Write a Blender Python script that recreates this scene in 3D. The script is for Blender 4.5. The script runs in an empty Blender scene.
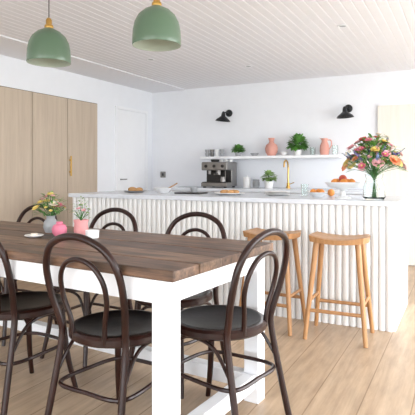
import bpy, bmesh, math, random
from mathutils import Vector, Matrix
random.seed(7)
S=bpy.context.scene
try: S.view_settings.view_transform='Standard'
except Exception: pass

# ---------------- materials ----------------
def lin(c):
    return tuple(((v/255)/12.92 if v/255<=0.04045 else ((v/255+0.055)/1.055)**2.4) for v in c)+(1,)
def mat(name,c,rough=0.5,metal=0.0,var=0.04,scale=8,coat=0,trans=0,ior=1.45,bump=0.0,spec=.5):
    m=bpy.data.materials.new(name); m.use_nodes=True
    nt=m.node_tree; b=nt.nodes['Principled BSDF']
    b.inputs['Roughness'].default_value=rough; b.inputs['Metallic'].default_value=metal
    b.inputs['Coat Weight'].default_value=coat; b.inputs['Transmission Weight'].default_value=trans
    b.inputs['IOR'].default_value=ior; b.inputs['Specular IOR Level'].default_value=spec
    tc=nt.nodes.new('ShaderNodeTexCoord'); n=nt.nodes.new('ShaderNodeTexNoise'); n.inputs['Scale'].default_value=scale
    n.inputs['Detail'].default_value=4
    nt.links.new(tc.outputs['Object'],n.inputs['Vector'])
    r=nt.nodes.new('ShaderNodeValToRGB'); a=lin(c)
    r.color_ramp.elements[0].position=.3; r.color_ramp.elements[1].position=.7
    r.color_ramp.elements[0].color=tuple(v*(1-var) for v in a[:3])+(1,)
    r.color_ramp.elements[1].color=tuple(min(1,v*(1+var)) for v in a[:3])+(1,)
    nt.links.new(n.outputs['Fac'],r.inputs['Fac']); nt.links.new(r.outputs['Color'],b.inputs['Base Color'])
    if bump:
        bp=nt.nodes.new('ShaderNodeBump'); bp.inputs['Strength'].default_value=bump; bp.inputs['Distance'].default_value=.01
        nt.links.new(n.outputs['Fac'],bp.inputs['Height']); nt.links.new(bp.outputs['Normal'],b.inputs['Normal'])
    return m
def wood(name,c1,c2,stretch=(1,14,14),scale=2.5,rough=.45,planks=None,coat=0,blotch=0,spec=.5,off=(0,0,0)):
    m=bpy.data.materials.new(name); m.use_nodes=True
    nt=m.node_tree; b=nt.nodes['Principled BSDF']; L=nt.links.new
    b.inputs['Roughness'].default_value=rough; b.inputs['Coat Weight'].default_value=coat
    b.inputs['Specular IOR Level'].default_value=spec
    tc=nt.nodes.new('ShaderNodeTexCoord'); mp=nt.nodes.new('ShaderNodeMapping'); mp.inputs['Scale'].default_value=stretch
    mp.inputs['Location'].default_value=off
    L(tc.outputs['Object'],mp.inputs['Vector'])
    n=nt.nodes.new('ShaderNodeTexNoise'); n.inputs['Scale'].default_value=scale; n.inputs['Detail'].default_value=8; n.inputs['Roughness'].default_value=.65
    n.inputs['Distortion'].default_value=.4
    L(mp.outputs['Vector'],n.inputs['Vector'])
    r=nt.nodes.new('ShaderNodeValToRGB')
    r.color_ramp.elements[0].position=.3; r.color_ramp.elements[1].position=.72
    r.color_ramp.elements[0].color=lin(c1); r.color_ramp.elements[1].color=lin(c2)
    L(n.outputs['Fac'],r.inputs['Fac'])
    out=r.outputs['Color']
    def mul(a,bb):
        mx=nt.nodes.new('ShaderNodeMix'); mx.data_type='RGBA'; mx.blend_type='MULTIPLY'; mx.inputs[0].default_value=1
        L(a,mx.inputs[6]); L(bb,mx.inputs[7]); return mx.outputs[2]
    if blotch:
        n2=nt.nodes.new('ShaderNodeTexNoise'); n2.inputs['Scale'].default_value=5; n2.inputs['Detail'].default_value=5
        m3=nt.nodes.new('ShaderNodeMapping'); m3.inputs['Scale'].default_value=tuple(math.sqrt(s) for s in stretch)
        m3.inputs['Location'].default_value=off
        L(tc.outputs['Object'],m3.inputs['Vector']); L(m3.outputs['Vector'],n2.inputs['Vector'])
        r2=nt.nodes.new('ShaderNodeValToRGB'); k=1-blotch
        r2.color_ramp.elements[0].position=.38; r2.color_ramp.elements[1].position=.58
        r2.color_ramp.elements[0].color=(k,k,k,1); r2.color_ramp.elements[1].color=(1,1,1,1)
        L(n2.outputs['Fac'],r2.inputs['Fac']); out=mul(out,r2.outputs['Color'])
    if planks:
        axis,w,h,amt,gap=planks
        m2=nt.nodes.new('ShaderNodeMapping')
        if axis=='y': m2.inputs['Rotation'].default_value=(0,0,math.radians(90))
        L(tc.outputs['Object'],m2.inputs['Vector'])
        br=nt.nodes.new('ShaderNodeTexBrick'); br.inputs['Scale'].default_value=1
        br.inputs['Brick Width'].default_value=w; br.inputs['Row Height'].default_value=h
        br.inputs['Mortar Size'].default_value=gap; br.inputs['Mortar Smooth'].default_value=.1; br.offset=.37
        br.inputs['Color1'].default_value=(1,1,1,1); br.inputs['Color2'].default_value=(1-amt,1-amt*1.05,1-amt*1.15,1)
        br.inputs['Mortar'].default_value=(.5,.45,.4,1)
        L(m2.outputs['Vector'],br.inputs['Vector'])
        out=mul(out,br.outputs['Color'])
    L(out,b.inputs['Base Color'])
    return m
M={}
M['wall']=mat('wall_paint',(236,238,243),.8,var=.01)
M['ceil']=mat('ceiling_paint',(236,236,240),.8,var=.01)
M['white']=mat('white_paint',(240,241,244),.45,var=.01)
M['flute']=mat('fluted_white',(232,233,233),.5,var=.01)
M['stone']=mat('worktop_stone',(216,221,229),.25,var=.05,scale=5)
M['floor']=wood('oak_floor',(178,152,126),(212,187,159),(14,1,1),1.8,.38,('y',4.2,.22,.17,.0028),blotch=.14)
for k,(a,c) in enumerate((((66,46,35),(146,112,88)),((80,58,45),(162,128,102)),((56,40,31),(130,98,78)))):
    M['tabletop%d'%k]=wood('rustic_table_wood_%d'%k,a,c,(1,16,16),3.4,.42,blotch=.55,off=(k*1.7,k*.9,0))
M['oakpanel']=wood('pale_oak_veneer',(184,167,148),(202,186,167),(14,14,1),1.5,.55)
M['paleoak']=wood('light_oak_door',(226,218,208),(236,230,222),(14,14,1),1.5,.55)
M['stool']=wood('stool_oak',(160,114,72),(196,150,104),(10,10,1),3,.4)
M['bent']=wood('dark_bentwood',(27,12,9),(50,23,17),(6,6,1),3,.28,coat=.1,spec=.35)
M['seat']=mat('dark_leather',(15,11,11),.32,coat=0,bump=.06,scale=30,spec=.28)
M['green']=mat('sage_enamel',(86,110,88),.35,coat=.3,var=.01)
M['greenin']=mat('shade_inside',(176,184,168),.6,var=.01)
M['brass']=mat('brass',(200,160,90),.3,1,var=.03)
M['black']=mat('black_metal',(24,26,30),.4,var=.05)
M['steel']=mat('brushed_steel',(140,138,136),.35,.8,var=.06)
M['dark']=mat('dark_plastic',(38,36,36),.4)
M['pink']=mat('pink_glaze',(226,160,160),.35,var=.05)
M['pinkterra']=mat('terracotta_pink',(214,156,142),.6,var=.06)
M['hotpink']=mat('petal_pink',(216,122,146),.6)
M['softpink']=mat('petal_soft_pink',(236,182,188),.6)
M['orange']=mat('petal_orange',(234,150,108),.6)
M['yellow']=mat('petal_yellow',(238,214,130),.6)
M['purple']=mat('petal_purple',(140,124,180),.6)
M['blue']=mat('petal_blue',(134,150,196),.6)
M['cream']=mat('petal_cream',(244,236,222),.6)
M['red']=mat('petal_coral',(222,112,98),.6)
M['leaf']=mat('leaf_green',(92,146,66),.5,var=.25,scale=20)
M['leaf2']=mat('leaf_dark',(62,110,54),.5,var=.25,scale=20)
M['leaf3']=mat('leaf_olive',(140,170,104),.5,var=.2,scale=20)
M['ceramic']=mat('white_ceramic',(236,236,236),.3,var=.01)
M['grayc']=mat('gray_ceramic',(160,162,165),.4)
M['glass']=mat('clear_glass',(244,250,248),.03,trans=1,ior=1.3,var=0)
M['fruit']=mat('orange_peel',(230,150,74),.5,bump=.1,scale=60)
M['apple']=mat('apple_skin',(196,84,64),.35,var=.2)
M['bread']=mat('bread_crust',(196,150,100),.7,var=.2)
M['gap_shade']=mat('shadow_gap',(110,100,92),.8)  # wardrobe carcass toned dark: shade between the doors put into its colour
M['soil']=mat('soil',(60,45,35),.9)
M['grass']=mat('lawn',(160,162,152),.9,var=.1)

# ---------------- geometry helpers ----------------
def obj_from_bm(name,bm,m,parent=None,smooth=False,loc=None,rz=0):
    bmesh.ops.recalc_face_normals(bm,faces=bm.faces)
    me=bpy.data.meshes.new(name); bm.to_mesh(me); bm.free()
    if smooth:
        for p in me.polygons: p.use_smooth=True
    mats=m if isinstance(m,(list,tuple)) else [m]
    for k in mats: me.materials.append(M[k])
    o=bpy.data.objects.new(name,me); S.collection.objects.link(o)
    if parent: o.parent=parent
    if loc: o.location=loc
    o.rotation_euler[2]=rz
    if smooth:
        try:
            me.set_sharp_from_angle(angle=math.radians(40))
        except Exception: pass
    return o
def group(name,loc=(0,0,0),rz=0):
    e=bpy.data.objects.new(name,None); e.empty_display_size=.1; S.collection.objects.link(e)
    e.location=loc; e.rotation_euler[2]=math.radians(rz); return e
def bbox(bm,a,b,bev=0,mi=0):
    t=bmesh.new(); bmesh.ops.create_cube(t,size=1)
    for v in t.verts:
        v.co=Vector(((a[i]+b[i])/2+v.co[i]*(b[i]-a[i])) for i in range(3))
    if bev: bmesh.ops.bevel(t,geom=t.edges[:],offset=bev,segments=2,profile=.5,affect='EDGES')
    merge(bm,t,mi)
def merge(bm,t,mi=0):
    t.verts.ensure_lookup_table(); mp={}
    for v in t.verts: mp[v]=bm.verts.new(v.co)
    for f in t.faces:
        try:
            nf=bm.faces.new([mp[v] for v in f.verts]); nf.material_index=mi
        except ValueError: pass
    t.free()
def lathe(bm,prof,segs=32,c=(0,0,0),mtx=None,mi=0):
    rings=[]
    for r,z in prof:
        if r<1e-5:
            p=Vector((0,0,z)); p=(mtx@p) if mtx else p
            rings.append([bm.verts.new(p+Vector(c))])
        else:
            row=[]
            for i in range(segs):
                a=2*math.pi*i/segs; p=Vector((r*math.cos(a),r*math.sin(a),z)); p=(mtx@p) if mtx else p
                row.append(bm.verts.new(p+Vector(c)))
            rings.append(row)
    for A,B in zip(rings,rings[1:]):
        for i in range(segs):
            j=(i+1)%segs
            if len(A)==1 and len(B)==1: continue
            if len(A)==1: f=bm.faces.new([A[0],B[i],B[j]])
            elif len(B)==1: f=bm.faces.new([A[i],A[j],B[0]])
            else: f=bm.faces.new([A[i],A[j],B[j],B[i]])
            f.material_index=mi
def spline(pts,n=8,closed=False):
    P=[Vector(p) for p in pts]; out=[]; N=len(P)
    rng=range(N) if closed else range(N-1)
    for i in rng:
        if closed: p0,p1,p2,p3=P[(i-1)%N],P[i],P[(i+1)%N],P[(i+2)%N]
        else: p0=P[max(i-1,0)];p1=P[i];p2=P[i+1];p3=P[min(i+2,N-1)]
        for k in range(n):
            t=k/n
            out.append(.5*((2*p1)+(-p0+p2)*t+(2*p0-5*p1+4*p2-p3)*t*t+(-p0+3*p1-3*p2+p3)*t**3))
    if not closed: out.append(P[-1].copy())
    return out
def sweep(bm,pts,r,segs=10,closed=False,mi=0):
    N=len(pts); rings=[]; prev=None
    for i,p in enumerate(pts):
        if closed: t=(pts[(i+1)%N]-pts[(i-1)%N]).normalized()
        else: t=(pts[min(i+1,N-1)]-pts[max(i-1,0)]).normalized()
        if prev is None:
            a=Vector((0,0,1)) if abs(t.z)<.9 else Vector((1,0,0)); u=t.cross(a).normalized()
        else:
            u=(prev-t*prev.dot(t)).normalized()
        prev=u; w=t.cross(u)
        rr=r(i/(N-1)) if callable(r) else r
        rings.append([bm.verts.new(p+u*rr*math.cos(2*math.pi*k/segs)+w*rr*math.sin(2*math.pi*k/segs)) for k in range(segs)])
    M_=N if closed else N-1
    for i in range(M_):
        A=rings[i];B=rings[(i+1)%N]
        for k in range(segs):
            f=bm.faces.new([A[k],A[(k+1)%segs],B[(k+1)%segs],B[k]]); f.material_index=mi
    if not closed:
        for R in (rings[0],rings[-1]):
            f=bm.faces.new(R); f.material_index=mi
def ball(bm,c,r,seg=12,sq=(1,1,1),mi=0):
    t=bmesh.new(); bmesh.ops.create_uvsphere(t,u_segments=seg,v_segments=max(6,seg//2+2),radius=r)
    for v in t.verts: v.co=Vector((v.co.x*sq[0]+c[0],v.co.y*sq[1]+c[1],v.co.z*sq[2]+c[2]))
    merge(bm,t,mi)
def leaf(bm,base,d,length,width,droop=.3,mi=0):
    d=Vector(d).normalized(); up=Vector((0,0,1))
    s=d.cross(up)
    if s.length<.05: s=Vector((1,0,0))
    s.normalize(); n=s.cross(d).normalized(); base=Vector(base)
    ts=[0,.25,.55,.8,1]; ws=[.1,.8,1,.6,0]
    L=[];R=[];C=[]
    for t,w in zip(ts,ws):
        p=base+d*length*t-up*droop*length*t*t
        C.append(bm.verts.new(p-n*width*.12*w))
        if w>0:
            L.append(bm.verts.new(p+s*width*.5*w)); R.append(bm.verts.new(p-s*width*.5*w))
    for i in range(3):
        for a,b in ((C,L),(R,C)):
            f=bm.faces.new([a[i],a[i+1],b[i+1],b[i]]); f.material_index=mi
    for f in (bm.faces.new([C[3],C[4],L[3]]),bm.faces.new([R[3],C[4],C[3]])): f.material_index=mi
def blossom(bm,c,n,r,k=8,layers=2,mi=0,ci=None):
    n=Vector(n).normalized(); a=Vector((0,0,1)) if abs(n.z)<.9 else Vector((1,0,0))
    u=n.cross(a).normalized(); w=n.cross(u); c=Vector(c)
    for l in range(layers):
        rr=r*(1-.28*l); lift=.25+.5*l
        for i in range(k):
            th=2*math.pi*(i+.5*l)/k; d=u*math.cos(th)+w*math.sin(th); s=n.cross(d)
            ww=rr*math.sin(math.pi/k)*1.35
            pts=[c+d*rr*.08, c+d*rr*.6+s*ww*.9+n*rr*lift*.5, c+d*rr*.95+s*ww*.5+n*rr*lift, c+d*rr*1.0+n*rr*lift*.95, c+d*rr*.95-s*ww*.5+n*rr*lift, c+d*rr*.6-s*ww*.9+n*rr*lift*.5]
            f=bm.faces.new([bm.verts.new(p) for p in pts]); f.material_index=mi
    if ci is not None: ball(bm,c+n*r*.25,r*.28,8,mi=ci)
def simple(name,fn,m,parent=None,smooth=False,loc=None,rz=0):
    bm=bmesh.new(); fn(bm); return obj_from_bm(name,bm,m,parent,smooth,loc,rz)

# ---------------- room ----------------
XL,XR,YB,YF,HC=-4.22,1.9,6.37,-2.6,2.32
simple('floor',lambda b:bbox(b,(XL-.1,YF-.1,-.1),(XR+.1,YB+.1,0)),'floor')
def ceil(b):
    x=-3.64; pitch=.075; prof=[]
    while x<XR+.1:
        prof+= [(x,.005),(x+.005,0),(x+pitch-.005,0)]
        x+=pitch
    prof.append((x,.005))
    A=[b.verts.new((p[0],YF-.1,HC+p[1])) for p in prof]; B=[b.verts.new((p[0],YB+.1,HC+p[1])) for p in prof]
    for i in range(len(A)-1): b.faces.new([A[i],A[i+1],B[i+1],B[i]])
    bbox(b,(XL-.1,YF-.1,HC+.013),(XR+.2,YB+.1,HC+.12))
    bbox(b,(XL-.1,YF-.1,HC-.012),(-3.64,YB+.1,HC+.013))
simple('ceiling',ceil,'ceil')
simple('wall_back',lambda b:bbox(b,(XL-.1,YB,0),(XR+.1,YB+.1,HC+.1)),'wall')
simple('wall_left',lambda b:bbox(b,(XL-.1,YF-.1,0),(XL,YB,HC+.1)),'wall')
def wall_open(b,axis,pos,a0,a1,ops):
    cur=a0
    def bx(s,e,z0,z1):
        if e-s<1e-4 or z1-z0<1e-4: return
        if axis=='x': bbox(b,(pos,s,z0),(pos+.1,e,z1))
        else: bbox(b,(s,pos-.1,z0),(e,pos,z1))
    for s,e,z0,z1 in ops:
        bx(cur,s,0,HC+.1); bx(s,e,0,z0); bx(s,e,z1,HC+.1); cur=e
    bx(cur,a1,0,HC+.1)
simple('wall_right',lambda b:wall_open(b,'x',XR,YF,YB,[(-2.0,1.2,.05,2.2),(1.6,5.9,.05,2.2)]),'wall')
simple('wall_front',lambda b:wall_open(b,'y',YF,XL,XR,[(-3.8,-1.3,.05,2.2),(-.9,1.6,.05,2.2)]),'wall')
def frame(b,axis,pos,s,e,z0,z1,n):
    w=.05
    def bx(s0,e0,a,c):
        if axis=='x': bbox(b,(pos+.02,s0,a),(pos+.08,e0,c))
        else: bbox(b,(s0,pos-.08,a),(e0,pos-.02,c))
    bx(s,e,z0,z0+w); bx(s,e,z1-w,z1)
    for i in range(n+1):
        p=s+(e-s-w)*i/n; bx(p,p+w,z0+w,z1-w)
simple('window_1',lambda b:frame(b,'x',XR,-2.0,1.2,.05,2.2,3),'white')
simple('window_2',lambda b:frame(b,'x',XR,1.6,5.9,.05,2.2,4),'white')
simple('window_3',lambda b:frame(b,'y',YF,-3.8,-1.3,.05,2.2,2),'white')
simple('window_4',lambda b:frame(b,'y',YF,-.9,1.6,.05,2.2,2),'white')
simple('baseboard_back',lambda b:bbox(b,(XL+.03,YB-.015,0),(-3.66,YB-.001,.1)),'white')
simple('lawn',lambda b:bbox(b,(-40,-40,-.3),(40,40,-.2)),'grass')

# door in left wall
g=group('door_1',(XL+.001,0,0))
simple('leaf',lambda b:bbox(b,(0,5.50,.005),(.012,6.18,1.965),.002),'white',g)
def df(b):
    bbox(b,(0,5.455,0),(.022,5.495,2.01),.003); bbox(b,(0,6.185,0),(.022,6.225,2.01),.003); bbox(b,(0,5.496,1.97),(.022,6.184,2.01),.003)
simple('casing',df,'white',g)
simple('handle',lambda b:(bbox(b,(.012,5.56,1.0),(.05,5.575,1.015)),bbox(b,(.04,5.56,1.0),(.055,5.67,1.015),.004)),'steel',g)

# wardrobe
g=group('wardrobe',(XL+.001,0,0))
simple('carcass',lambda b:bbox(b,(.0,1.78,0),(.004,5.09,1.99)),'gap_shade',g)
def wd(b):
    e=[5.07-.546*i for i in range(7)]
    for i in range(6):
        bbox(b,(.004,e[i+1]+.004,.08),(.026,e[i]-.004,1.98),.002)
simple('doors',wd,'oakpanel',g)
simple('plinth',lambda b:bbox(b,(.004,1.79,0),(.02,5.07,.075)),'oakpanel',g)
def wh1(b):
    y=4.56
    bbox(b,(.026,y-.006,1.10),(.045,y+.006,1.12)); bbox(b,(.026,y-.006,1.24),(.045,y+.006,1.26)); bbox(b,(.043,y-.009,1.06),(.055,y+.009,1.30),.003)
simple('handle',wh1,'brass',g)

# pale timber sliding door on the back wall
g=group('door_2',(-.94,YB-.001,0))
simple('leaf',lambda b:[bbox(b,(i*.85+.002,-.035,.01),((i+1)*.85-.002,-.005,1.91),.002) for i in range(2)],'paleoak',g)
simple('track',lambda b:bbox(b,(0,-.03,1.911),(1.7,0,1.93)),'white',g)

g=group('light_switch',(-4.02,YB,1.07))
simple('plate',lambda b:bbox(b,(-.045,-.01,-.045),(.045,-.001,.045),.003),'steel',g)
simple('rocker',lambda b:bbox(b,(-.015,-.016,-.02),(.015,-.01,.02),.002),'black',g)

for (x,y) in ((-2.35,3.4),(-1.3,2.9),(-2.2,5.3),(-.9,4.2),(-3.0,4.5)):
    g=group('ceiling_downlight',(x,y,HC))
    simple('trim_ring',lambda b:lathe(b,[(.028,-.001),(.042,-.001),(.045,-.005),(.04,-.008),(.03,-.006),(.028,-.001)],24),'white',g,True)
    simple('lens',lambda b:lathe(b,[(0,-.003),(.028,-.003)],24),'grayc',g)

# ---------------- kitchen island ----------------
IX0,IX1,IY0,IY1=-3.34,-.44,3.66,4.52
g=group('kitchen_island')
simple('body',lambda b:bbox(b,(IX0+.01,IY0+.022,0),(IX1-.01,IY1,.87)),'flute',g)
def flutes(b):
    pitch=.05; n=int(round((IX1-IX0)/pitch)); pitch=(IX1-IX0)/n
    pts=[]
    for i in range(n):
        x0=IX0+i*pitch
        for k in range(9):
            a=math.pi*k/8
            pts.append((x0+pitch/2-math.cos(a)*pitch*.45,IY0+.012-math.sin(a)*.012))
        pts.append((x0+pitch*.965,IY0+.02))
        pts.append((x0+pitch*1.035,IY0+.02))
    A=[b.verts.new((p[0],p[1],.0)) for p in pts]; B=[b.verts.new((p[0],p[1],.87)) for p in pts]
    for i in range(len(pts)-1): b.faces.new([A[i],A[i+1],B[i+1],B[i]])
simple('fluted_front',flutes,'flute',g)
simple('end_panel',lambda b:bbox(b,(IX1-.01,IY0+.015,0),(IX1+.015,IY1,.87),.002),'flute',g)
simple('worktop',lambda b:bbox(b,(IX0-.02,IY0-.025,.87),(IX1+.035,IY1+.03,.905),.004),'stone',g)

g=group('kitchen_counter',(0,-.003,0))
simple('cabinets',lambda b:bbox(b,(-3.62,5.8,.08),(-1.0,YB,.86)),'white',g)
simple('doors',lambda b:[bbox(b,(-3.6+i*.52+.004,5.78,.09),(-3.6+(i+1)*.52-.004,5.8,.85),.002) for i in range(5)],'white',g)
simple('plinth',lambda b:bbox(b,(-3.6,5.85,0),(-1.02,YB,.08)),'white',g)
simple('worktop',lambda b:bbox(b,(-3.64,5.75,.86),(-.98,YB,.9),.004),'stone',g)

simple('wall_shelf',lambda b:bbox(b,(-3.26,6.12,1.285),(-1.36,YB-.001,1.32),.003),'white')

def walllamp(x,z,ang):
    g=group('wall_lamp',(x,YB-.001,z))
    R=Matrix.Rotation(math.radians(90),4,'X')
    simple('backplate',lambda b:lathe(b,[(0,0),(.05,0),(.05,.018),(.045,.022),(0,.022)],24,mtx=R),'black',g,True)
    simple('arm',lambda b:sweep(b,spline([(0,-.02,0),(0,-.09,.005),(-.01,-.14,-.01),(-.015,-.16,-.03)]),.008),'black',g,True)
    T=Matrix.Translation((-.015,-.16,-.02))@Matrix.Rotation(math.radians(ang),4,'Y')
    simple('shade',lambda b:lathe(b,[(0,.01),(.022,.01),(.026,-.01),(.03,-.035),(.055,-.055),(.088,-.08),(.105,-.105),(.101,-.105),(.083,-.085),(.05,-.062),(.0,-.045)],28,mtx=T),'black',g,True)
    simple('knuckle',lambda b:ball(b,(-.015,-.16,-.01),.022,12),'black',g,True)
walllamp(-2.93,1.93,6); walllamp(-1.29,1.90,-4)

# ---------------- dining table ----------------
TW,TL=.84,2.4
g=group('dining_table',(-2.06,2.00,0),-4.5)
def top(b):
    n=5; w=TW/n
    for i in range(n):
        bbox(b,(-TL/2+.0,-TW/2+i*w+.0022,.725),(TL/2+(.004 if i%2 else 0),-TW/2+(i+1)*w-.0022,.763+(.0015 if i%2 else 0)),.005,mi=[0,1,2,0,1][i])
    bbox(b,(-TL/2+.01,-TW/2+.01,.722),(TL/2-.01,TW/2-.01,.735),mi=2)
simple('tabletop',top,['tabletop0','tabletop1','tabletop2'],g)
def apr(b):
    a,c=TL/2-.07,TW/2-.05
    for s in (-1,1):
        bbox(b,(-a,s*c-.014,.63),(a,s*c+.014,.722)); bbox(b,(s*a-.014,-c,.63),(s*a+.014,c,.722))
simple('apron',apr,'white',g)
def legs(b):
    a,c=TL/2-.075,TW/2-.06
    for s in (-1,1):
        for t in (-1,1): bbox(b,(s*a-.038,t*c-.038,0),(s*a+.038,t*c+.038,.7219),.004)
simple('legs',legs,'white',g)
def rails(b):
    a,c=TL/2-.08,TW/2-.065
    for s in (-1,1):
        bbox(b,(s*a-.03,-c+.04,.07),(s*a+.03,c-.04,.14),.003)
    bbox(b,(-a+.03,c-.05,.07),(a-.03,c+.01,.14),.003)
simple('stretchers',rails,'white',g)

# ---------------- bentwood chair ----------------
def chair(x,y,rz):
    g=group('dining_chair',(x,y,0),rz)
    simple('seat_ring',lambda b:lathe(b,[(.17,.425),(.203,.425),(.212,.433),(.212,.455),(.203,.465),(.185,.466),(.17,.46),(.17,.425)],40),'bent',g,True)
    simple('seat',lambda b:lathe(b,[(0,.43),(.17,.43),(.186,.467),(.17,.463),(.1,.456),(0,.453)],40),'seat',g,True)
    def hoop(b):
        h=[(-.2,-.245,0),(-.185,-.205,.2),(-.172,-.165,.42),(-.176,-.172,.5),(-.196,-.2,.61),(-.194,-.228,.725),(-.152,-.25,.808),(-.078,-.262,.849)]
        pts=h+[(0,-.265,.861)]+[(-p[0],p[1],p[2]) for p in reversed(h)]
        sweep(b,spline(pts,6),.0145,12)
    simple('back_hoop_and_rear_legs',hoop,'bent',g,True)
    def inner(b):
        h=[(-.085,-.185,.44),(-.092,-.192,.52),(-.116,-.208,.61),(-.112,-.226,.69),(-.07,-.24,.75)]
        pts=h+[(0,-.245,.771)]+[(-p[0],p[1],p[2]) for p in reversed(h)]
        sweep(b,spline(pts,6),.0105,10)
    simple('inner_hoop',inner,'bent',g,True)
    def fl(b):
        for s in (-1,1):
            sweep(b,spline([(s*.13,.135,.44),(s*.14,.148,.3),(s*.155,.165,.15),(s*.175,.195,0)],6),lambda t:.018-.006*t,12)
    simple('front_legs',fl,'bent',g,True)
    def ring(b):
        sweep(b,spline([(.135,.145,.24),(0,.175,.24),(-.135,.145,.24),(-.172,0,.24),(-.165,-.18,.24),(0,-.2,.24),(.165,-.18,.24),(.172,0,.24)],8,True),.009,8,True)
        for s in (-1,1):
            sweep(b,spline([(s*.14,.15,.27),(s*.155,.09,.39),(s*.165,.0,.415),(s*.172,-.1,.39),(s*.178,-.18,.29)],6),.008,8)
        sweep(b,spline([(-.135,.15,.28),(-.09,.155,.39),(0,.158,.415),(.09,.155,.39),(.135,.15,.28)],6),.008,8)
    simple('leg_ring_and_braces',ring,'bent',g,True)
    return g
chair(-1.31,1.73,-4)
chair(-1.97,1.80,-6)
chair(-.97,2.0,80)
chair(-1.40,2.32,178)
chair(-2.05,2.38,176)
chair(-2.78,2.44,178)

# ---------------- stools ----------------
def stool(x,y,rz):
    g=group('bar_stool',(x,y,0),rz)
    def seat(b):
        nx,ny=16,10; W,D=.2,.15
        def P(i,j,top):
            u=-1+2*i/nx; v=-1+2*j/ny
            k=math.sqrt(1-.22*v*v),math.sqrt(1-.30*u*u)
            x_=u*W*k[0]; y_=v*D*k[1]
            z=.67+.022*u*u-.006*(1-v*v) if top else .632+.012*u*u
            e=max(abs(u),abs(v))
            if e>.99 and top: z-=.008
            if e>.99 and not top: x_*=.97;y_*=.97
            return b.verts.new((x_,y_,z))
        T=[[P(i,j,True) for j in range(ny+1)] for i in range(nx+1)]
        B=[[P(i,j,False) for j in range(ny+1)] for i in range(nx+1)]
        for i in range(nx):
            for j in range(ny):
                b.faces.new([T[i][j],T[i+1][j],T[i+1][j+1],T[i][j+1]]); b.faces.new([B[i][j],B[i][j+1],B[i+1][j+1],B[i+1][j]])
        for i in range(nx):
            b.faces.new([T[i][0],B[i][0],B[i+1][0],T[i+1][0]]); b.faces.new([T[i][ny],T[i+1][ny],B[i+1][ny],B[i][ny]])
        for j in range(ny):
            b.faces.new([T[0][j],T[0][j+1],B[0][j+1],B[0][j]]); b.faces.new([T[nx][j],B[nx][j],B[nx][j+1],T[nx][j+1]])
    simple('seat',seat,'stool',g,True)
    tp=(.135,.085); ft=(.195,.165)
    def at(s,t,z):
        k=1-z/.64; return (s*(tp[0]+(ft[0]-tp[0])*k),t*(tp[1]+(ft[1]-tp[1])*k),z)
    def lg(b):
        for s in (-1,1):
            for t in (-1,1):
                sweep(b,[Vector(at(s,t,z)) for z in (0,.2,.45,.642)],lambda q:.014+.006*q,12)
    simple('legs',lg,'stool',g,True)
    def rg(b):
        for s in (-1,1):
            sweep(b,[Vector(at(s,-1,.25)),Vector(at(s,1,.25))],.011,10)
            sweep(b,[Vector(at(-1,s,.19)),Vector(at(1,s,.19))],.012,10)
    simple('rungs',rg,'stool',g,True)
stool(-.755,3.42,2); stool(-1.24,3.44,-2)

# ---------------- pendants ----------------
def pendant(x,y,z):
    g=group('pendant_lamp',(x,y,z))
    simple('shade',lambda b:lathe(b,[(.1205,0),(.122,.004),(.1215,.03),(.119,.075),(.111,.115),(.093,.15),(.065,.176),(.037,.19),(.022,.2)],48),'green',g,True)
    simple('shade_lining',lambda b:lathe(b,[(.1205,0),(.117,.001),(.1165,.03),(.114,.075),(.106,.112),(.088,.146),(.06,.171),(.02,.185),(0,.187)],48),'greenin',g,True)
    simple('collar',lambda b:lathe(b,[(.0,.196),(.024,.196),(.026,.204),(.024,.214),(.017,.22),(.017,.244),(.012,.254),(.004,.258),(0,.258)],24),'brass',g,True)
    simple('bulb',lambda b:(ball(b,(0,0,.11),.03,14),lathe(b,[(0,.19),(.014,.19),(.014,.13),(0,.13)],16)),'ceramic',g,True)
    simple('cord',lambda b:sweep(b,[Vector((0,0,.25)),Vector((0,0,HC-z-.015))],.003,8),'black',g,True)
    simple('ceiling_rose',lambda b:lathe(b,[(0,HC-z-.03),(.03,HC-z-.03),(.045,HC-z-.01),(.045,HC-z),(0,HC-z)],24),'brass',g,True)
pendant(-1.37,2.11,1.74); pendant(-2.11,2.126,1.73)

# ---------------- coffee machine ----------------
g=group('coffee_machine',(-2.92,6.02,.9))
simple('body',lambda b:(bbox(b,(-.19,.0,.02),(.19,.17,.34),.012),bbox(b,(-.19,-.15,.23),(.19,.01,.34),.012),bbox(b,(-.19,-.16,.015),(.19,.01,.07),.008)),'steel',g)
simple('drip_tray',lambda b:(bbox(b,(-.175,-.155,.068),(.175,-.005,.078),.002),bbox(b,(-.18,-.012,.07),(.18,-.001,.23),.001)),'dark',g)
simple('grinder_hopper',lambda b:lathe(b,[(.035,.34),(.055,.35),(.06,.375),(.055,.38),(0,.38)],24,c=(-.1,.08,0)),'dark',g,True)
def gh(b):
    lathe(b,[(0,.17),(.032,.17),(.034,.2),(.034,.235),(0,.235)],20,c=(.03,-.08,0))
    sweep(b,[Vector((.03,-.1,.185)),Vector((.03,-.2,.18))],.011,10)
    lathe(b,[(0,.18),(.02,.18),(.02,.235),(0,.235)],16,c=(-.1,-.08,0))
simple('group_head',gh,'steel',g,True)
def kn(b):
    R=Matrix.Rotation(math.radians(90),4,'X')
    for x in (-.12,0,.12): lathe(b,[(0,0),(.022,0),(.02,.012),(0,.012)],20,c=(x,-.149,.285),mtx=R)
simple('dials',kn,'dark',g,True)
simple('steam_wand',lambda b:sweep(b,spline([(.15,-.12,.235),(.155,-.13,.17),(.16,-.14,.1)]),.005,8),'steel',g,True)
simple('milk_jug',lambda b:lathe(b,[(0,.079),(.035,.079),(.037,.11),(.028,.135),(.03,.145),(.026,.143),(0,.10)],20,c=(.1,-.09,0)),'steel',g,True)
simple('cups',lambda b:[lathe(b,[(0,.341),(.018,.341),(.028,.375),(.025,.375),(.014,.348),(0,.348)],18,c=(x,.06,0)) for x in (.01,.08,.145)],'ceramic',g,True)
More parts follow.
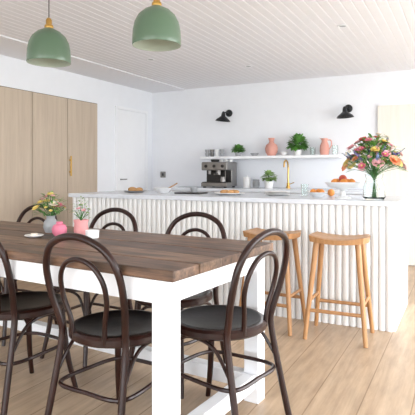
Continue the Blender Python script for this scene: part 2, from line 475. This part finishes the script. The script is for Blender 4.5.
simple('feet',lambda b:[bbox(b,(x-.015,y-.015,0),(x+.015,y+.015,.022)) for x in (-.15,.15) for y in (-.13,.14)],'dark',g)

g=group('kitchen_faucet',(-2.02,6.2,.9))
simple('spout',lambda b:sweep(b,spline([(0,0,0),(0,0,.15),(0,0,.27),(0,-.03,.335),(0,-.09,.355),(0,-.15,.33),(0,-.165,.27)],8),.011,12),'brass',g,True)
simple('base',lambda b:(lathe(b,[(0,0),(.028,0),(.028,.012),(.02,.03),(.018,.07),(0,.07)],20),sweep(b,[Vector((.015,0,.05)),Vector((.08,0,.075))],.006,8)),'brass',g,True)

# ---------------- plants & vessels ----------------
def pot(g,r,h,m='ceramic'):
    simple('pot',lambda b:lathe(b,[(0,0),(r*.78,0),(r,h),(r*.92,h),(r*.9,h*.88),(0,h*.88)],28),m,g,True)
    simple('soil',lambda b:lathe(b,[(0,h*.9),(r*.9,h*.9)],20),'soil',g)
def bush(name,loc,r,h,spread,n,ll,lw,m='leaf',droop=.4,potm='ceramic',flat=1.0,sq=.75):
    g=group(name,loc); pot(g,r,h,potm)
    def f(b):
        for i in range(n):
            th=random.uniform(0,2*math.pi); ph=math.acos(random.uniform(-.35,1))
            d=Vector((math.sin(ph)*math.cos(th),math.sin(ph)*math.sin(th)*sq,math.cos(ph)*flat))
            rr=spread*random.uniform(.45,1)
            leaf(b,Vector((0,0,h+.015+spread*.4*flat))+d*rr*.75,Vector((d.x,d.y*sq,d.z+random.uniform(-.3,.3))),ll*random.uniform(.7,1.2),lw*random.uniform(.8,1.1),droop)
    simple('foliage',f,m,g)
    simple('stems',lambda b:[sweep(b,[Vector((0,0,h*.85)),Vector((math.cos(k)*spread*.5,math.sin(k)*spread*.4,h+spread*(.3+.25*(k%3))))],.003,5) for k in range(9)],'leaf2',g)
    return g
SZ=1.32
bush('moss_plant',(-2.73,6.22,SZ),.045,.045,.1,380,.038,.026,'leaf',.2,'grayc',.75,.7)
bush('potted_herb',(-1.90,6.22,SZ),.055,.07,.135,250,.07,.055,'leaf',.3,'ceramic',1.05,.55)
bush('potted_basil',(-2.20,5.98,.9),.06,.09,.09,140,.055,.045,'leaf3',.3,'ceramic')
simple('pink_vase',lambda b:lathe(b,[(0,0),(.05,0),(.078,.05),(.085,.1),(.07,.145),(.04,.165),(.03,.19),(.045,.235),(.04,.235),(.024,.19),(0,.16)],32),'pinkterra',None,True,(-2.26,6.24,SZ))
g=group('pink_pitcher',(-1.56,6.24,SZ))
simple('body',lambda b:lathe(b,[(0,0),(.05,0),(.06,.05),(.055,.12),(.035,.17),(.04,.21),(.036,.21),(.03,.17),(0,.1)],28),'pinkterra',g,True)
simple('handle',lambda b:sweep(b,spline([(.037,0,.19),(.08,0,.18),(.085,0,.12),(.055,0,.07)]),.007,8),'pinkterra',g,True)
simple('spout',lambda b:leaf(b,(-.03,0,.19),(-1,0,.9),.05,.04,0),'pinkterra',g)
simple('glass_jar',lambda b:lathe(b,[(0,0),(.035,0),(.038,.06),(.036,.12),(.033,.12),(.034,.06),(.032,.006),(0,.006)],24),'glass',None,True,(-1.43,6.24,SZ))
simple('glass_jar.001',lambda b:lathe(b,[(0,0),(.03,0),(.034,.05),(.032,.1),(.029,.1),(.03,.05),(.028,.006),(0,.006)],24),'glass',None,True,(-1.71,6.24,SZ))
for i,x in enumerate((-3.21,-3.135,-3.06,-2.98)):
    simple('stacked_cups' if i==0 else 'stacked_cups.%03d'%i,lambda b:[lathe(b,[(0,z),(.022,z),(.034,z+.05),(.031,z+.05),(.018,z+.008),(0,z+.008)],20) for z in (0,.0505)],['grayc','steel','ceramic','grayc'][i],None,True,(x,6.24,SZ))
simple('small_bowl',lambda b:lathe(b,[(0,0),(.03,0),(.06,.04),(.056,.04),(.027,.008),(0,.008)],24),'grayc',None,True,(-2.50,6.24,SZ))
simple('small_bowl.001',lambda b:lathe(b,[(0,0),(.03,0),(.055,.05),(.051,.05),(.027,.008),(0,.008)],24),'ceramic',None,True,(-2.09,6.24,SZ))

# back counter items
simple('storage_jar',lambda b:lathe(b,[(0,0),(.045,0),(.05,.02),(.05,.11),(.046,.12),(.05,.122),(.05,.14),(.01,.145),(.012,.16),(0,.162)],24),'ceramic',None,True,(-2.55,6.1,.9))
simple('storage_jar.001',lambda b:lathe(b,[(0,0),(.04,0),(.045,.02),(.045,.08),(.041,.09),(.045,.092),(.045,.11),(0,.112)],24),'grayc',None,True,(-2.43,6.12,.9))

# island items
IZ=.905
g=group('bread_plate',(-2.92,4.1,IZ))
simple('plate',lambda b:lathe(b,[(0,0),(.07,0),(.12,.015),(.118,.018),(.07,.006),(0,.006)],32),'grayc',g,True)
simple('bread',lambda b:(ball(b,(-.03,0,.03),.045,14,(1.1,.8,.55)),ball(b,(.045,.01,.028),.04,14,(1,.9,.55))),'bread',g,True)
g=group('mixing_bowl',(-2.62,4.15,IZ))
simple('bowl',lambda b:lathe(b,[(0,0),(.05,0),(.1,.05),(.095,.05),(.045,.008),(0,.008)],28),'ceramic',g,True)
simple('spoon',lambda b:sweep(b,[Vector((0,0,.012)),Vector((.1,.0,.065)),Vector((.16,0,.095))],.006,8),'stool',g,True)
g=group('serving_tray',(-2.28,4.1,IZ))
simple('tray',lambda b:bbox(b,(-.13,-.09,0),(.13,.09,.014),.004),'dark',g)
simple('cup',lambda b:lathe(b,[(0,.014),(.025,.014),(.036,.06),(.033,.06),(.02,.024),(0,.024)],20,c=(.03,0,0)),'grayc',g,True)
g=group('pastry_plate',(-1.86,4.05,IZ))
simple('plate',lambda b:lathe(b,[(0,0),(.08,0),(.14,.016),(.138,.02),(.08,.006),(0,.006)],32),'ceramic',g,True)
simple('pastries',lambda b:[ball(b,(.06*math.cos(k*1.3),.05*math.sin(k*1.3),.026),.028,10,(1.2,.8,.7)) for k in range(5)],'bread',g,True)
simple('stacked_plates',lambda b:[lathe(b,[(0,z),(.07,z),(.11,z+.01),(.108,z+.013),(.07,z+.005),(0,z+.005)],28) for z in (0,.011,.022)],'ceramic',None,True,(-1.45,4.15,IZ))
g=group('fruit_bowl',(-1.07,4.05,IZ))
simple('bowl',lambda b:lathe(b,[(0,0),(.04,0),(.085,.04),(.081,.04),(.036,.008),(0,.008)],28),'ceramic',g,True)
simple('oranges',lambda b:[ball(b,p,.028,12) for p in ((-.03,-.02,.038),(.035,-.015,.038),(0,.035,.038))],'fruit',g,True)
simple('drinking_glass',lambda b:lathe(b,[(0,0),(.028,0),(.034,.1),(.032,.1),(.026,.006),(0,.006)],24),'glass',None,True,(-1.22,4.2,IZ))
simple('orange',lambda b:ball(b,(0,0,.03),.03,14),'fruit',None,True,(-1.0,4.22,IZ))
g=group('cake_stand',(-.84,3.93,IZ))
simple('stand',lambda b:lathe(b,[(0,0),(.065,0),(.06,.008),(.02,.02),(.016,.055),(.03,.07),(.105,.085),(.14,.125),(.136,.126),(.1,.093),(0,.08)],36),'ceramic',g,True)
simple('peaches',lambda b:[ball(b,(.065*math.cos(k*1.26),.065*math.sin(k*1.26),.12),.032,12) for k in range(5)],'fruit',g,True)
simple('apples',lambda b:[ball(b,p,.032,12) for p in ((0,0,.15),(.02,-.01,.108))],'apple',g,True)

def vase_flowers(name,loc,rv,hv,spread,ztop,n,rad,mats,nleaf,vasefn,stemz=.01,seed=1,squash=1.0,spikes=0):
    random.seed(seed)
    g=group(name,loc)
    vasefn(g)
    heads=[]
    for i in range(n):
        th=i*2.399; q=math.sqrt((i+.5)/n); rr=spread*q*random.uniform(.7,1.15)
        z=hv+.02+(ztop-hv-.02)*(1-q*q*.9)*random.uniform(.6,1.1)
        heads.append(Vector((rr*math.cos(th),rr*math.sin(th)*squash,z)))
    simple('stems',lambda b:[sweep(b,spline([(h.x*-.08,h.y*-.08,stemz),(h.x*.12,h.y*.12,hv*.95),(h.x,h.y,h.z-.005)],5),.0018,5) for h in heads],'leaf2',g)
    byc={}
    for i,h in enumerate(heads): byc.setdefault(random.choice(mats),[]).append(h)
    for m,hs in byc.items():
        def f(b):
            for h in hs:
                d=Vector((h.x,h.y,.09+ (h.z-hv)*.8)); blossom(b,h,d,rad*random.uniform(.5,1.35),10,3,0,1)
        simple('blossoms_'+m,f,[m,'yellow' if m in('cream','hotpink') else m],g)
    if spikes:
        for nm,sm,ph in (('delphinium_spikes','purple',0),('larkspur_spikes','blue',.8),('stock_spikes','softpink',1.9)):
            def sp(b):
                for k in range(spikes):
                    th=ph+k*6.283/spikes; el=random.uniform(.5,1.25)
                    d=Vector((math.cos(th)*math.cos(el),math.sin(th)*math.cos(el)*squash,math.sin(el)))
                    o=Vector((0,0,hv))
                    sweep(b,[o,o+d*spread*1.25],.002,5,mi=1)
                    for j in range(14):
                        t=.75+.5*j/14; p=o+d*spread*t+Vector((random.uniform(-1,1),random.uniform(-1,1),random.uniform(-1,1)))*.008*(1.6-t)
                        blossom(b,p,d+Vector((random.uniform(-1,1),random.uniform(-1,1),random.uniform(-1,1))),.012*(1.7-t),5,1,0)
            simple(nm,sp,[sm,'leaf2'],g)
    for nm,lm,cnt in (('leaves','leaf',nleaf),('sprigs','leaf3',nleaf//2)):
        def lf(b):
            for i in range(cnt):
                th=random.uniform(0,6.283); q=random.uniform(.2,1.15); rr=spread*q*.9
                base=Vector((rr*math.cos(th)*.75,rr*math.sin(th)*.75*squash,hv+(ztop-hv)*(1-.75*q)*.85+random.uniform(-.02,.06)))
                leaf(b,base,(math.cos(th),math.sin(th)*squash,random.uniform(-.2,1.3)),rad*random.uniform(1.2,2.3),rad*.6,.3)
        simple(nm,lf,lm,g)
    return g
def glassvase(r,h):
    return lambda g:(simple('vase',lambda b:lathe(b,[(0,0),(r*.85,0),(r,.02),(r*.95,h*.5),(r*.72,h*.8),(r*.85,h),(r*.81,h),(r*.68,h*.8),(r*.9,h*.5),(r*.94,.022),(r*.8,.01),(0,.01)],36),'glass',g,True))
vase_flowers('flower_vase',(-.59,3.82,IZ),.08,.19,.225,.49,52,.036,['hotpink','softpink','orange','cream','cream','yellow','yellow','purple','red','softpink'],300,glassvase(.08,.19),.015,3,1.0,6)

TZ=.7645
def jug(g):
    simple('vase',lambda b:lathe(b,[(0,0),(.03,0),(.042,.03),(.038,.06),(.022,.08),(.026,.095),(.022,.095),(.017,.08),(0,.06)],24),'grayc',g,True)
vase_flowers('table_flowers',(-2.10,2.13,TZ),.03,.09,.1,.21,20,.02,['hotpink','cream','yellow','softpink'],90,jug,.03,5)
g=group('bud_vase',(-1.91,2.0,TZ))
simple('vase',lambda b:lathe(b,[(0,0),(.02,0),(.036,.02),(.04,.042),(.032,.062),(.016,.07),(.018,.08),(.014,.08),(.012,.07),(0,.06)],24),'hotpink',g,True)
vase_flowers('sprig_vase',(-1.85,2.10,TZ),.03,.09,.06,.17,10,.013,['softpink','cream','leaf3'],40,lambda g:simple('vase',lambda b:lathe(b,[(0,0),(.034,0),(.04,.03),(.036,.065),(.042,.085),(.038,.085),(.032,.065),(0,.02)],24),'pink',g,True),.03,8)
simple('white_cup',lambda b:lathe(b,[(0,0),(.034,0),(.036,.04),(.033,.04),(.031,.008),(0,.008)],24),'ceramic',None,True,(-1.73,2.05,TZ))
g=group('candle_dish',(-2.02,1.93,TZ))
simple('dish',lambda b:lathe(b,[(0,0),(.03,0),(.05,.01),(.048,.013),(.03,.005),(0,.005)],24),'ceramic',g,True)
simple('candle',lambda b:lathe(b,[(0,.005),(.018,.005),(.018,.02),(0,.02)],16),'cream',g,True)

# ---------------- light ----------------
w=bpy.data.worlds.new('World'); S.world=w; w.use_nodes=True
nt=w.node_tree; bg=nt.nodes['Background']
bg.inputs['Color'].default_value=(.91,.955,1,1); bg.inputs['Strength'].default_value=5.2
def area(name,loc,rot,sx,sy,e,c=(1,1,1)):
    l=bpy.data.lights.new(name,'AREA'); l.shape='RECTANGLE'; l.size=sx; l.size_y=sy; l.energy=e; l.color=c
    o=bpy.data.objects.new(name,l); S.collection.objects.link(o); o.location=loc; o.rotation_euler=rot
area('window_light_right',(XR+.15,3.4,1.2),(0,math.radians(90),0),2.1,4.2,120,(1,1,1))
area('window_light_front',(-1.0,YF-.15,1.2),(math.radians(90),0,0),5,2.1,80,(1,1,1))

cam=bpy.data.cameras.new('camera'); co=bpy.data.objects.new('camera',cam); S.collection.objects.link(co)
co.location=(0,0,1.108); co.rotation_euler=(math.radians(90),0,math.radians(27.2))
cam.sensor_width=36; cam.lens=43.4; cam.shift_y=-.0855; cam.clip_start=.05
S.camera=co
